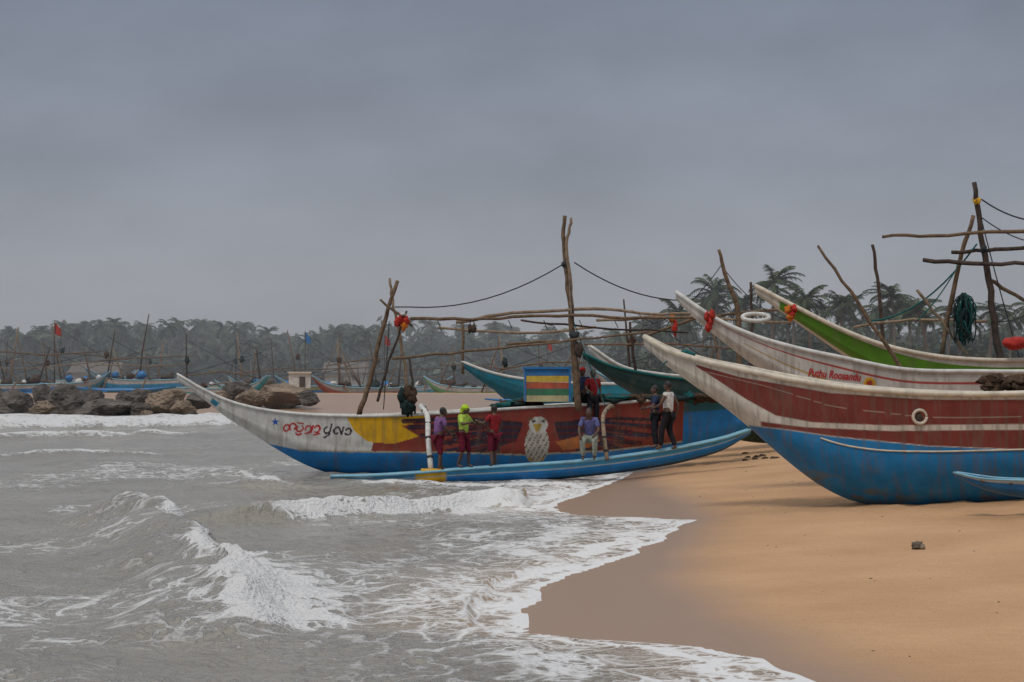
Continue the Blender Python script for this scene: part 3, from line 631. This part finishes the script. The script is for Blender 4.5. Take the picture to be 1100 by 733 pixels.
M_wall=mk('plaster_wall',(.30,.28,.25),.9,.3,2,dirt=.5); M_roof=mk('thatch_roof',(.12,.10,.085),.9,.4,2)
for (px,D,w,h,m) in [(105,352,8,2.6,M_wall),(372,356,7,2.6,M_wall)]:
    X=(px-550)/F*D; g=tz(X,D); mb=MB(); mb.box((X,D,g+h/2),(w,5,h),m)
    vs=[(X-w/2-.5,D-3.1,g+h-.1),(X+w/2+.5,D-3.1,g+h-.1),(X+w/2+.5,D+3.1,g+h-.1),(X-w/2-.5,D+3.1,g+h-.1),(X-w/2-.3,D,g+h+1.7),(X+w/2+.3,D,g+h+1.7)]
    mb.add(vs,[(0,1,5,4),(2,3,4,5),(0,4,3),(1,2,5)],M_roof); mb.box((X-w*.1,D-2.53,g+1.0),(.9,.08,2.0),M_woodd); mb.box((X+w*.25,D-2.53,g+1.6),(1.0,.08,.8),M_woodd)
    mb.obj('beach_hut',False)

# ------------------------------------------------------------------ boulders
def boulder(px,py,D,r,mat,seed,name='boulder'):
    import bmesh
    bm=bmesh.new(); bmesh.ops.create_icosphere(bm,subdivisions=5,radius=1); off=Vector((seed*3.7,seed*1.3,seed)); pl=[]
    R=random.Random(seed*31)
    for j in range(16):
        n=Vector((R.uniform(-1,1),R.uniform(-1,1),R.uniform(-.5,1))).normalized(); pl.append((n,R.uniform(.55,.85)))
    for v in bm.verts:
        d=v.co.normalized(); k=1
        for n,h in pl:
            dd=d.dot(n)
            if dd>.01: k=min(k,h/dd)
        v.co=d*k*(1+.10*mnoise.noise(d*2.2+off)+.07*mnoise.noise(d*6+off)+.04*mnoise.noise(d*15+off))
    me=bpy.data.meshes.new('boulder'); bm.to_mesh(me); bm.free(); me.materials.append(mat)
    for p in me.polygons: p.use_smooth=False
    o=bpy.data.objects.new(name,me); sc.collection.objects.link(o); p=W(px,py,D); o.location=(p.x,D,p.z); o.scale=r; o.rotation_euler=(0,0,seed)
for i,(x,y,w,h,t) in enumerate([(72,432,27,19,0),(20,434,20,14,0),(-8,432,18,15,0),(118,440,26,12,0),(178,434,26,15,1),(45,440,14,9,1),(150,440,14,9,0),(152,428,16,10,0),(196,440,14,9,1),(98,430,14,10,0),(218,431,16,8,0),(298,424,26,12,1),(270,428,14,9,1),(330,427,14,7,0),(5,444,16,7,0),(90,446,16,7,0),(132,428,10,8,0),(240,428,10,7,1),(255,421,18,8,0),(45,426,12,10,0),(60,447,9,5,0),(160,447,8,5,1),(30,447,9,5,0),(205,447,8,4,0)]):
    D=148-(y-434)*.9; k=D/F
    boulder(x,y,D,(w*k*1.25,w*k*1.1,h*k*1.35),M_rockt if t else M_rock,i+1)

# ------------------------------------------------------------------ vegetation
def quads(C,size,cols,flat=.0):
    n=len(C); u=rng.normal(size=(n,3)); u[:,2]*=.6; u/=np.linalg.norm(u,axis=1)[:,None]; r=rng.normal(size=(n,3)); v=np.cross(u,r); v/=np.linalg.norm(v,axis=1)[:,None]
    s=size[:,None]; a=C-u*s; b=C+v*s*.45; c=C+u*s; d=C-v*s*.45
    V=np.stack([a,b,c,d],1).reshape(-1,3); return V,np.repeat(cols,4,0)
def frondset(V,Fc,Cc,top,R,n=12,ln=3.6,col=(.05,.07,.03),leaf=12,lw=.10,ll=.75):
    for i in range(n):
        az=2*math.pi*i/n+R.uniform(-.25,.25); el=R.uniform(-.5,1.25); L=ln*R.uniform(.8,1.1); dirh=Vector((math.cos(az),math.sin(az),0))
        p=top.copy(); ang=el; st=L/leaf; side=Vector((-math.sin(az),math.cos(az),0)); sh=R.uniform(.55,1.5)
        for k in range(leaf):
            ang-=(.06+.12*k/leaf)*12/leaf; d=dirh*math.cos(ang)+Vector((0,0,math.sin(ang))); q=p+d*st
            up=side.cross(d); o=len(V); wv=up*.03
            V.extend([p-wv,q-wv,q+wv,p+wv]); Fc.append((o,o+1,o+2,o+3)); cc=[col[j]*sh for j in range(3)]; Cc.extend([cc]*4)
            l=ll*math.sin(math.pi*(k+1.4)/(leaf+1.8))
            for s in(-1,1):
                for hh in(0,.5):
                    b0=p.lerp(q,hh); tip=b0+side*s*l*.8+d*l*.45-Vector((0,0,l*R.uniform(.15,.6))); o=len(V)
                    V.extend([b0,b0+d*lw*1.3,tip]); Fc.append((o,o+1,o+2)); Cc.extend([cc]*3)
            p=q
def palm_mesh(seed,h,col):
    R=random.Random(seed); mb=MB(); lean=Vector((R.uniform(-1.6,1.6),R.uniform(-1,1),0))
    P=[lean*(t*t)+Vector((0,0,h*t)) for t in np.linspace(0,1,9)]; mb.tube(P,[.22-.10*i/8 for i in range(9)],M_trunk,8)
    V=[];Fc=[];Cc=[]; frondset(V,Fc,Cc,P[-1],R,n=26,ln=3.1,col=col,leaf=12,lw=.11,ll=.75)
    for i in range(6): 
        a=R.uniform(0,6.28); mb.ball(P[-1]+Vector((.3*math.cos(a),.3*math.sin(a),-.35)),.14,M_trunk,0,6,5)
    nv=len(mb.v); mb.add(V,Fc,M_leaf); me=bpy.data.meshes.new('palm')
    me.from_pydata(mb.v,[],mb.f); [me.materials.append(m) for m in mb.mats]; me.polygons.foreach_set('material_index',mb.m)
    me.polygons.foreach_set('use_smooth',[len(f)==4 for f in mb.f]); cols=np.tile(np.array([.1,.1,.1]),(len(mb.v),1)); cols[nv:]=np.array(Cc); me.update(); setcol(me,cols); return me
pm=[palm_mesh(s,h,(.055,.074,.038)) for s,h in [(1,10),(2,11.5),(3,9),(4,12.5),(5,11),(6,10)]]
R=random.Random(5)
plist=[(722,328,230),(748,322,240),(775,308,235),(760,332,250),(829,296,210),(852,314,230),(872,314,205),(888,326,240),(905,322,215),(925,318,225),(962,310,215),(978,322,235),(1000,326,210),(1015,330,240),(735,340,260),(812,318,250),(845,328,260),(940,326,240),(700,346,290),(680,354,300),(1030,334,220),(1062,326,215),(1085,334,230),(1110,322,215),(790,326,245),(862,328,250),(952,332,245),(1140,320,220),(1180,326,230),(660,356,310),(710,345,270),(895,335,260),(990,336,250),(770,340,270),(830,336,270),(920,340,270),(880,345,280),(970,345,280),(1020,348,270),(745,350,290),(800,348,285),(1070,345,265)]
hs=[10,11.5,9,12.5,11,10]
for i,(px,py,D) in enumerate(plist):
    o=bpy.data.objects.new('palm_tree',pm[i%6]); sc.collection.objects.link(o); p=W(px,py,D); h=hs[i%6]; g=tz(p.x,D)-.3
    s=(p.z-.8-g)/h; o.location=(p.x,D,g); o.scale=(R.uniform(.85,1.15),)*2+(s,); o.rotation_euler=(0,0,R.uniform(0,6.28))
def treemass(name,items,leafsize,base,n_per=150):
    VV=[];CC=[]
    for (X,D,z0,ztop,w) in items:
        sh=R.uniform(.65,1.35); col=np.array(base)*sh*np.array([R.uniform(.85,1.15),1,R.uniform(.85,1.1)])
        nl=R.randint(4,7)
        for l in range(nl):
            hh=(ztop-z0); c=np.array([X+R.uniform(-.5,.5)*w,D+R.uniform(-.4,.4)*w,z0+hh*R.uniform(.3,.85)]); rad=np.array([w*.32,w*.32,hh*.18])*R.uniform(.6,1.2)
            n=n_per//nl; d=rng.normal(size=(n,3)); d/=np.linalg.norm(d,axis=1)[:,None]; pts=c+d*rad*(rng.random((n,1))**.4)
            pts[:,2]=np.clip(pts[:,2],z0,ztop+.6)
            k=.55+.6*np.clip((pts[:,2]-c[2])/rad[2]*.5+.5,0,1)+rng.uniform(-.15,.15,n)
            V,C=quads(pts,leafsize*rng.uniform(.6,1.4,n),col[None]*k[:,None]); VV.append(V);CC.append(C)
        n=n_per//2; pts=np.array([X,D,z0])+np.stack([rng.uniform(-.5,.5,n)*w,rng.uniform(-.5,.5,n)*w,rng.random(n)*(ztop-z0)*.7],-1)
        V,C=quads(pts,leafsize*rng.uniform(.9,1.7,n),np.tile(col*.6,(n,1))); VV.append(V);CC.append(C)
    V=np.concatenate(VV);C=np.concatenate(CC); return V.tolist(),[tuple(range(4*i,4*i+4)) for i in range(len(V)//4)],C.tolist()
def topy(px): return np.interp(px,[-200,0,60,130,200,250,290,330,370,410,450,500,560,620,700,760,900,1300],[346,347,350,346,345,350,356,360,351,348,347,351,355,360,362,352,348,343])
items=[]
for row,(D,f) in enumerate([(500,1.06),(455,.96),(415,.78),(385,.55)]):
    X=-280
    while X<330:
        px=550+X/D*F; w=R.uniform(7,14); g=tz(X,D); zt=CAM_H+(HY-topy(px))/F*D
        top=g+(zt-g)*f*R.uniform(.82,1.03); items.append((X,D+R.uniform(-8,8),g-.3,top,w)); X+=w*.42
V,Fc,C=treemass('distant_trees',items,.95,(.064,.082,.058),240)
V=[Vector(v) for v in V]
for i in range(140):
    D=R.uniform(370,490); X=R.uniform(-140,75)*D/430; px=550+X/D*F; zt=CAM_H+(HY-topy(px)+R.uniform(-20,1))/F*D
    top=Vector((X,D,zt)); frondset(V,Fc,C,top,R,n=16,ln=2.9,col=(.060,.076,.05),leaf=5,lw=.30,ll=1.0)
    g=zt-8; o=len(V); V.extend([Vector((X-.17,D,g)),Vector((X+.17,D,g)),Vector((X+.12,D,zt)),Vector((X-.12,D,zt))]); Fc.append((o,o+1,o+2,o+3)); C.extend([[.12,.11,.10]]*4)
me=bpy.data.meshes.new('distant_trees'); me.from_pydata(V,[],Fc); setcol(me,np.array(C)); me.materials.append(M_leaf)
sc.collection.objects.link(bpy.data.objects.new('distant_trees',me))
items=[]
for (D,h) in [(305,11),(272,9),(247,6.8),(225,4.5)]:
    X=12+ (D-225)*.05
    while X<110:
        g=tz(X,D); items.append((X,D+R.uniform(-5,5),g-.2,g+h*R.uniform(.6,1.05),R.uniform(3,6.5))); X+=R.uniform(1.5,3)
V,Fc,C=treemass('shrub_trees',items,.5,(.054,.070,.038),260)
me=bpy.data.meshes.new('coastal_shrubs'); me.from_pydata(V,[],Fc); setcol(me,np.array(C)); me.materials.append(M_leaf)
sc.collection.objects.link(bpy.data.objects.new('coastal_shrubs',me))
def gpt(px,py):
    D=10.
    while D<200:
        w=W(px,py,D)
        if w.z<=tz(w.x,D): return w
        D+=.05
p=gpt(985,590); mb=MB(); mb.ball(p+Vector((0,0,.05)),(.09,.07,.06),M_trunk,.5,14,10); mb.ball(p+Vector((.05,-.03,.03)),(.05,.05,.04),M_woodl,.5); mb.obj('coconut_husk')
mb=MB()
for i in range(60):
    q=gpt(R.uniform(640,1100),R.uniform(500,730))
    if q and q.x>np.interp(q.y,bD,bX)+1.2:
        s=R.uniform(.005,.014); mb.ball(q+Vector((0,0,s*.4)),(s*1.6,s,s*.6),R.choice([M_woodd,M_trunk,M_woodl]),.4,6,5)
for i in range(10):
    q=gpt(R.uniform(800,840),R.uniform(487,496)); 
    if q: mb.ball(q+Vector((0,0,.0)),(.10,.08,.05),M_netb,.6,8,6)
mb.obj('beach_debris')

# ------------------------------------------------------------------ people
def mcl(name,c): return mk(name,c,.9,.35,14,.5,bscale=16,spec=.15)
SKIN=mk('skin',(.10,.052,.033),.55,.15,10); HAIR=mk('hair',(.012,.010,.010),.6,.2,30); EYE=mk('eye_white',(.5,.5,.48),.4,.05); LIP=mk('lips',(.14,.045,.04),.6,.1)
def skinobj(name,verts,edges,rad,mat,xf,sub=1):
    me=bpy.data.meshes.new(name); me.from_pydata([xf(v) for v in verts],edges,[]); me.materials.append(mat)
    o=bpy.data.objects.new(name,me); sc.collection.objects.link(o)
    m=o.modifiers.new('skin','SKIN'); m.use_smooth_shade=True
    sv=me.skin_vertices[0].data
    for i,r in enumerate(rad): sv[i].radius=r if hasattr(r,'__len__') else (r,r)
    sv[0].use_root=True
    s=o.modifiers.new('sub','SUBSURF'); s.levels=sub; s.render_levels=sub+1; return o
def person(name,loc,facing,h,shirt,lower,pose={},sleeve=.75,legs='trousers',head='hair',headmat=None,look=0.):
    J=dict(pelvis=(0,0,.92),spine=(0,.01,1.12),chest=(0,0,1.31),neck=(0,.0,1.46),head=(0,.02,1.59),
      shL=(-.17,0,1.39),elL=(-.23,-.02,1.11),wrL=(-.24,.07,.87),shR=(.17,0,1.39),elR=(.23,-.02,1.11),wrR=(.24,.07,.87),
      hipL=(-.09,0,.87),knL=(-.11,.03,.48),anL=(-.12,-.02,.08),hipR=(.09,0,.87),knR=(.11,.03,.48),anR=(.12,-.02,.08))
    J.update(pose); J={k:Vector(v) for k,v in J.items()}; k=h/1.7; Rz=Matrix.Rotation(facing,3,'Z'); loc=Vector(loc)
    xf=lambda v: loc+Rz@(Vector(v)*k); parts=[]
    fd=Vector((0,.15,-.04))
    names=['pelvis','spine','chest','neck','shL','elL','wrL','shR','elR','wrR','hipL','knL','anL','hipR','knR','anR']; ix={n:i for i,n in enumerate(names)}
    vs=[J[n] for n in names]+[J['anL']+fd,J['anR']+fd,J['head']-Vector((0,0,.04))]
    E=[(ix[a],ix[b]) for a,b in [('pelvis','spine'),('spine','chest'),('chest','neck'),('chest','shL'),('shL','elL'),('elL','wrL'),('chest','shR'),('shR','elR'),('elR','wrR'),('pelvis','hipL'),('hipL','knL'),('knL','anL'),('pelvis','hipR'),('hipR','knR'),('knR','anR')]]+[(12,16),(15,17),(3,18)]
    rad=[.12,.11,.12,.055,.058,.042,.028,.058,.042,.028,.085,.055,.038,.085,.055,.038,.03,.03,.05]; rad=[r*k for r in rad]
    parts.append(skinobj('body',vs,E,rad,SKIN,xf))
    mL=J['shL'].lerp(J['elL'],sleeve); mR=J['shR'].lerp(J['elR'],sleeve)
    vs=[J['pelvis']+Vector((0,0,-.02)),J['spine'],J['chest'],J['neck']-Vector((0,0,.05)),J['shL'],mL,J['shR'],mR]
    ed=[(0,1),(1,2),(2,3),(2,4),(4,5),(2,6),(6,7)]; rd=[.145,.13,.14,.07,.075,.065,.075,.065]
    parts.append(skinobj('shirt',vs,ed,[r*k for r in rd],shirt,xf))
    f=.92 if legs=='trousers' else .15
    a=J['knL'].lerp(J['anL'],f); b=J['knR'].lerp(J['anR'],f)
    vs=[J['pelvis']+Vector((0,0,.02)),J['hipL'],J['knL'],a,J['hipR'],J['knR'],b]
    parts.append(skinobj('trousers' if f>.5 else 'shorts',vs,[(0,1),(1,2),(2,3),(0,4),(4,5),(5,6)],[r*k for r in [.135,.105,.08,.062,.105,.08,.062]],lower,xf))
    mb=MB(); hc=J['head']; Rl=Matrix.Rotation(look,3,'Z'); Rh=Rz@Rl
    hp=lambda x,y,z: xf(hc+Rl@Vector((x,y,z)))
    mb.ball(hp(0,0,0),(.075*k,.093*k,.118*k),SKIN,0,18,14,R=Rh); mb.ball(hp(0,.035,-.06),(.052*k,.055*k,.05*k),SKIN,0,12,10,R=Rh)
    mb.tube([hp(0,.085,.02),hp(0,.108,-.02),hp(0,.09,-.032)],[.010*k,.017*k,.012*k],SKIN,8)
    for s in(-1,1):
        mb.ball(hp(s*.077,-.005,-.005),(.012*k,.022*k,.034*k),SKIN,0,8,8,R=Rh); mb.ball(hp(s*.030,.080,.012),(.014*k,.010*k,.009*k),EYE,0,8,6,R=Rh); mb.ball(hp(s*.030,.089,.012),(.006*k,.004*k,.007*k),HAIR,0,8,6,R=Rh)
        mb.tube([hp(s*.015,.088,.034),hp(s*.048,.078,.034)],.006*k,HAIR,5)
    mb.tube([hp(-.025,.088,-.058),hp(0,.094,-.056),hp(.025,.088,-.058)],[.005*k,.009*k,.005*k],LIP,6)
    if head in('hair','bun'):
        mb.ball(hp(0,-.018,.028),(.084*k,.092*k,.105*k),HAIR,.08,18,14,R=Rh)
    elif head=='wrap':
        mb.ball(hp(0,-.02,.045),(.095*k,.105*k,.10*k),headmat,.12,18,14,R=Rh); mb.ball(hp(0,-.11,-.03),(.05*k,.05*k,.08*k),headmat,.3,R=Rh)
        mb.tube([hp(.09*math.cos(a),.1*math.sin(a)-.01,.045) for a in np.linspace(0,6.28,16)],.018*k,headmat,6)
    elif head=='cap':
        mb.ball(hp(0,-.012,.045),(.086*k,.10*k,.09*k),headmat,0,18,14,R=Rh); mb.ball(hp(0,-.02,.01),(.080*k,.092*k,.09*k),HAIR,0,14,10,R=Rh); mb.ball(hp(0,.11,.045),(.06*k,.06*k,.010*k),headmat,0,14,8,R=Rh)
    for S in('L','R'):
        w=J['wr'+S]; el=J['el'+S]; d=(w-el).normalized(); sx=-1 if S=='L' else 1
        a=Vector((0,1,0)); a=(a-d*a.dot(d)); a=a.normalized() if a.length>.2 else Vector((0,0,1)); nrm=d.cross(a).normalized()
        mb.tube([xf(w-d*.01),xf(w+d*.03),xf(w+d*.085)],[.026*k,.036*k,.034*k],SKIN,8)
        for i,ln in enumerate([.065,.078,.072,.055]):
            b=w+d*.08+a*(.027-.018*i); q1=b+d*ln*.5+nrm*.006*sx; q2=q1+(d*.8-nrm*.45*sx)*ln*.45
            mb.tube([xf(b),xf(q1),xf(q2)],[.0095*k,.0085*k,.006*k],SKIN,6)
        b=w+d*.03+a*.03; mb.tube([xf(b),xf(b+a*.03+d*.025),xf(b+a*.038+d*.058)],[.012*k,.010*k,.007*k],SKIN,6)
    parts.append(mb.obj('head_and_hands'))
    return group(name,loc,parts)
r=math.radians
def on_float(px,foot,D=51.75): w=W(px,foot,D); return (w.x,D,w.z)
C_purple=mcl('purple_cloth',(.20,.10,.24)); C_lime=mcl('lime_cloth',(.42,.58,.09)); C_wine=mcl('wine_cloth',(.14,.015,.03)); C_dkred=mcl('dark_red_cloth',(.24,.02,.025))
C_blue=mcl('violet_blue_cloth',(.13,.13,.30)); C_grey=mcl('pale_trouser',(.30,.33,.28)); C_white=mcl('white_vest',(.66,.66,.64)); C_black=mcl('black_cloth',(.02,.02,.025)); C_navy=mcl('navy_cloth',(.03,.04,.09)); C_gr=mcl('lime_wrap',(.42,.60,.04)); C_redcap=mcl('red_cap',(.4,.03,.03))
person('fisherman',on_float(470,506),r(-60),1.62,C_purple,C_wine,dict(spine=(0,.04,1.12),chest=(0,.09,1.30),neck=(0,.13,1.44),head=(0,.18,1.56),shL=(-.17,.09,1.38),shR=(.17,.09,1.38),elL=(-.22,.24,1.16),wrL=(-.16,.46,1.06),elR=(.24,.12,1.12),wrR=(.20,.32,.98),knL=(-.1,.14,.5),anL=(-.1,.16,.09)),.8,'shorts','hair')
person('woman',on_float(498,503),r(-120),1.60,C_lime,C_wine,dict(elL=(-.30,.10,1.20),wrL=(-.34,.34,1.18),elR=(.30,.14,1.18),wrR=(.34,.38,1.22),anL=(-.15,.06,.08),knL=(-.14,.08,.48),anR=(.14,-.10,.08),head=(0,.07,1.57)),.95,'shorts','wrap',C_gr,look=.3)
person('fisherman',on_float(531,502),r(40),1.56,C_dkred,C_wine,dict(elL=(-.30,.10,1.20),wrL=(-.30,.36,1.26),elR=(.30,.10,1.15),wrR=(.28,.34,1.14),anL=(-.13,-.08,.08),anR=(.14,.14,.08),knR=(.13,.14,.49)),.7,'shorts','hair')
person('fisherman',on_float(633,495,51.6),r(170),1.66,C_blue,C_grey,dict(pelvis=(0,-.22,.60),spine=(0,-.16,.80),chest=(0,-.06,.98),neck=(0,.02,1.12),head=(0,.07,1.24),shL=(-.18,-.03,1.06),elL=(-.25,.05,.80),wrL=(-.17,.26,.66),shR=(.18,-.03,1.06),elR=(.26,.07,.80),wrR=(.2,.27,.62),hipL=(-.1,-.2,.57),knL=(-.17,.20,.50),anL=(-.14,.02,.08),hipR=(.1,-.2,.57),knR=(.15,.22,.52),anR=(.15,.06,.08)),.8,'trousers','hair')
person('fisherman',on_float(718,484,51.85),r(60),1.74,C_white,C_black,dict(elL=(-.28,.08,1.13),wrL=(-.2,.30,1.06),elR=(.26,-.14,1.13),wrR=(.30,-.06,.88),anL=(-.10,.16,.08),knL=(-.1,.14,.49),anR=(.13,-.14,.08)),.25,'trousers','hair')
person('fisherman',on_float(704,482,52.2),r(95),1.60,C_navy,C_black,dict(elL=(-.25,.1,1.15),wrL=(-.2,.3,1.1)),.8,'trousers','hair')
dz=float(HA.zs(frA.s_(625)))-.16
def on_deck(px,dy): D=55.6+dy; return ((px-550)/F*D,D,dz-.45)
person('fisherman',on_deck(626,.1),r(150),1.62,C_navy,C_black,dict(elL=(-.28,.1,1.15),wrL=(-.2,.3,1.05)),.8,'trousers','cap',C_redcap)
person('fisherman',on_deck(637,-.2),r(200),1.56,C_dkred,C_black,dict(elR=(.28,.1,1.15),wrR=(.2,.3,1.05)),.8,'trousers','hair')

# ------------------------------------------------------------------ sea mist (a real homogeneous volume over the bay)
mb=MB(); mm=bpy.data.materials.new('mist'); mm.use_nodes=True; nt=mm.node_tree; nt.nodes.remove(nt.nodes['Principled BSDF'])
vs_=nn(nt,'ShaderNodeVolumeScatter'); vs_.inputs['Density'].default_value=.0012; vs_.inputs['Color'].default_value=(.90,.95,1,1); nt.links.new(vs_.outputs[0],nt.nodes['Material Output'].inputs['Volume'])
mb.box((0,345,14),(1200,430,36),mm); mist=mb.obj('sea_mist',False)

# ------------------------------------------------------------------ light, sky, camera
wd=bpy.data.worlds.new('World'); sc.world=wd; wd.use_nodes=True; nt=wd.node_tree; L=nt.links.new; bg=nt.nodes['Background']; bg.inputs[1].default_value=.1
sun_el=r(58); sun_az=r(215)
sk=nn(nt,'ShaderNodeTexSky',sky_type='NISHITA'); sk.sun_disc=False; sk.sun_elevation=sun_el; sk.sun_rotation=sun_az; sk.dust_density=4; sk.air_density=1.5
tc=nn(nt,'ShaderNodeTexCoord'); sx=nn(nt,'ShaderNodeSeparateXYZ'); L(tc.outputs['Generated'],sx.inputs[0])
rp=nn(nt,'ShaderNodeValToRGB'); L(sx.outputs[2],rp.inputs[0]); e=rp.color_ramp.elements
def sc3(c): return (c[0],c[1],c[2],1)
e[0].position=0; e[0].color=sc3((.325,.343,.378)); e[1].position=1; e[1].color=sc3((.76,.78,.81))
for p,c in [(.04,(.305,.325,.368)),(.10,(.252,.280,.338)),(.19,(.200,.231,.300)),(.4,(.41,.44,.49))]:
    q=e.new(p); q.color=sc3(c)
mp=nn(nt,'ShaderNodeMapping'); mp.inputs['Scale'].default_value=(1,1,2.4); L(tc.outputs['Generated'],mp.inputs[0])
no=nn(nt,'ShaderNodeTexNoise'); no.inputs['Scale'].default_value=8.5; no.inputs['Detail'].default_value=6; no.inputs['Roughness'].default_value=.5; L(mp.outputs[0],no.inputs['Vector'])
mr=nn(nt,'ShaderNodeMapRange'); mr.inputs[1].default_value=.3; mr.inputs[2].default_value=.7; mr.inputs[3].default_value=8.9; mr.inputs[4].default_value=11.2; L(no.outputs[0],mr.inputs[0])
vm=nn(nt,'ShaderNodeVectorMath',operation='SCALE'); L(rp.outputs[0],vm.inputs[0]); L(mr.outputs[0],vm.inputs['Scale'])
mx=nn(nt,'ShaderNodeMix',data_type='RGBA'); mx.inputs[0].default_value=.96; L(sk.outputs[0],mx.inputs[6]); L(vm.outputs[0],mx.inputs[7]); L(mx.outputs[2],bg.inputs[0])
ld=bpy.data.lights.new('sun','SUN'); ld.energy=1.25; ld.angle=r(14); ld.color=(1,.93,.84); lo=bpy.data.objects.new('sun',ld); sc.collection.objects.link(lo)
dv=Vector((math.sin(sun_az)*math.cos(sun_el),math.cos(sun_az)*math.cos(sun_el),math.sin(sun_el))); lo.rotation_euler=dv.to_track_quat('Z','Y').to_euler(); lo.location=dv*60
cd=bpy.data.cameras.new('camera'); cd.lens=72; cd.sensor_width=36; cd.clip_end=20000; co=bpy.data.objects.new('camera',cd); sc.collection.objects.link(co)
co.location=(0,0,CAM_H); co.rotation_euler=(math.pi/2+math.atan(43.5/F),0,0); sc.camera=co
sc.view_settings.view_transform='Standard'; sc.view_settings.look='None'; sc.view_settings.exposure=0
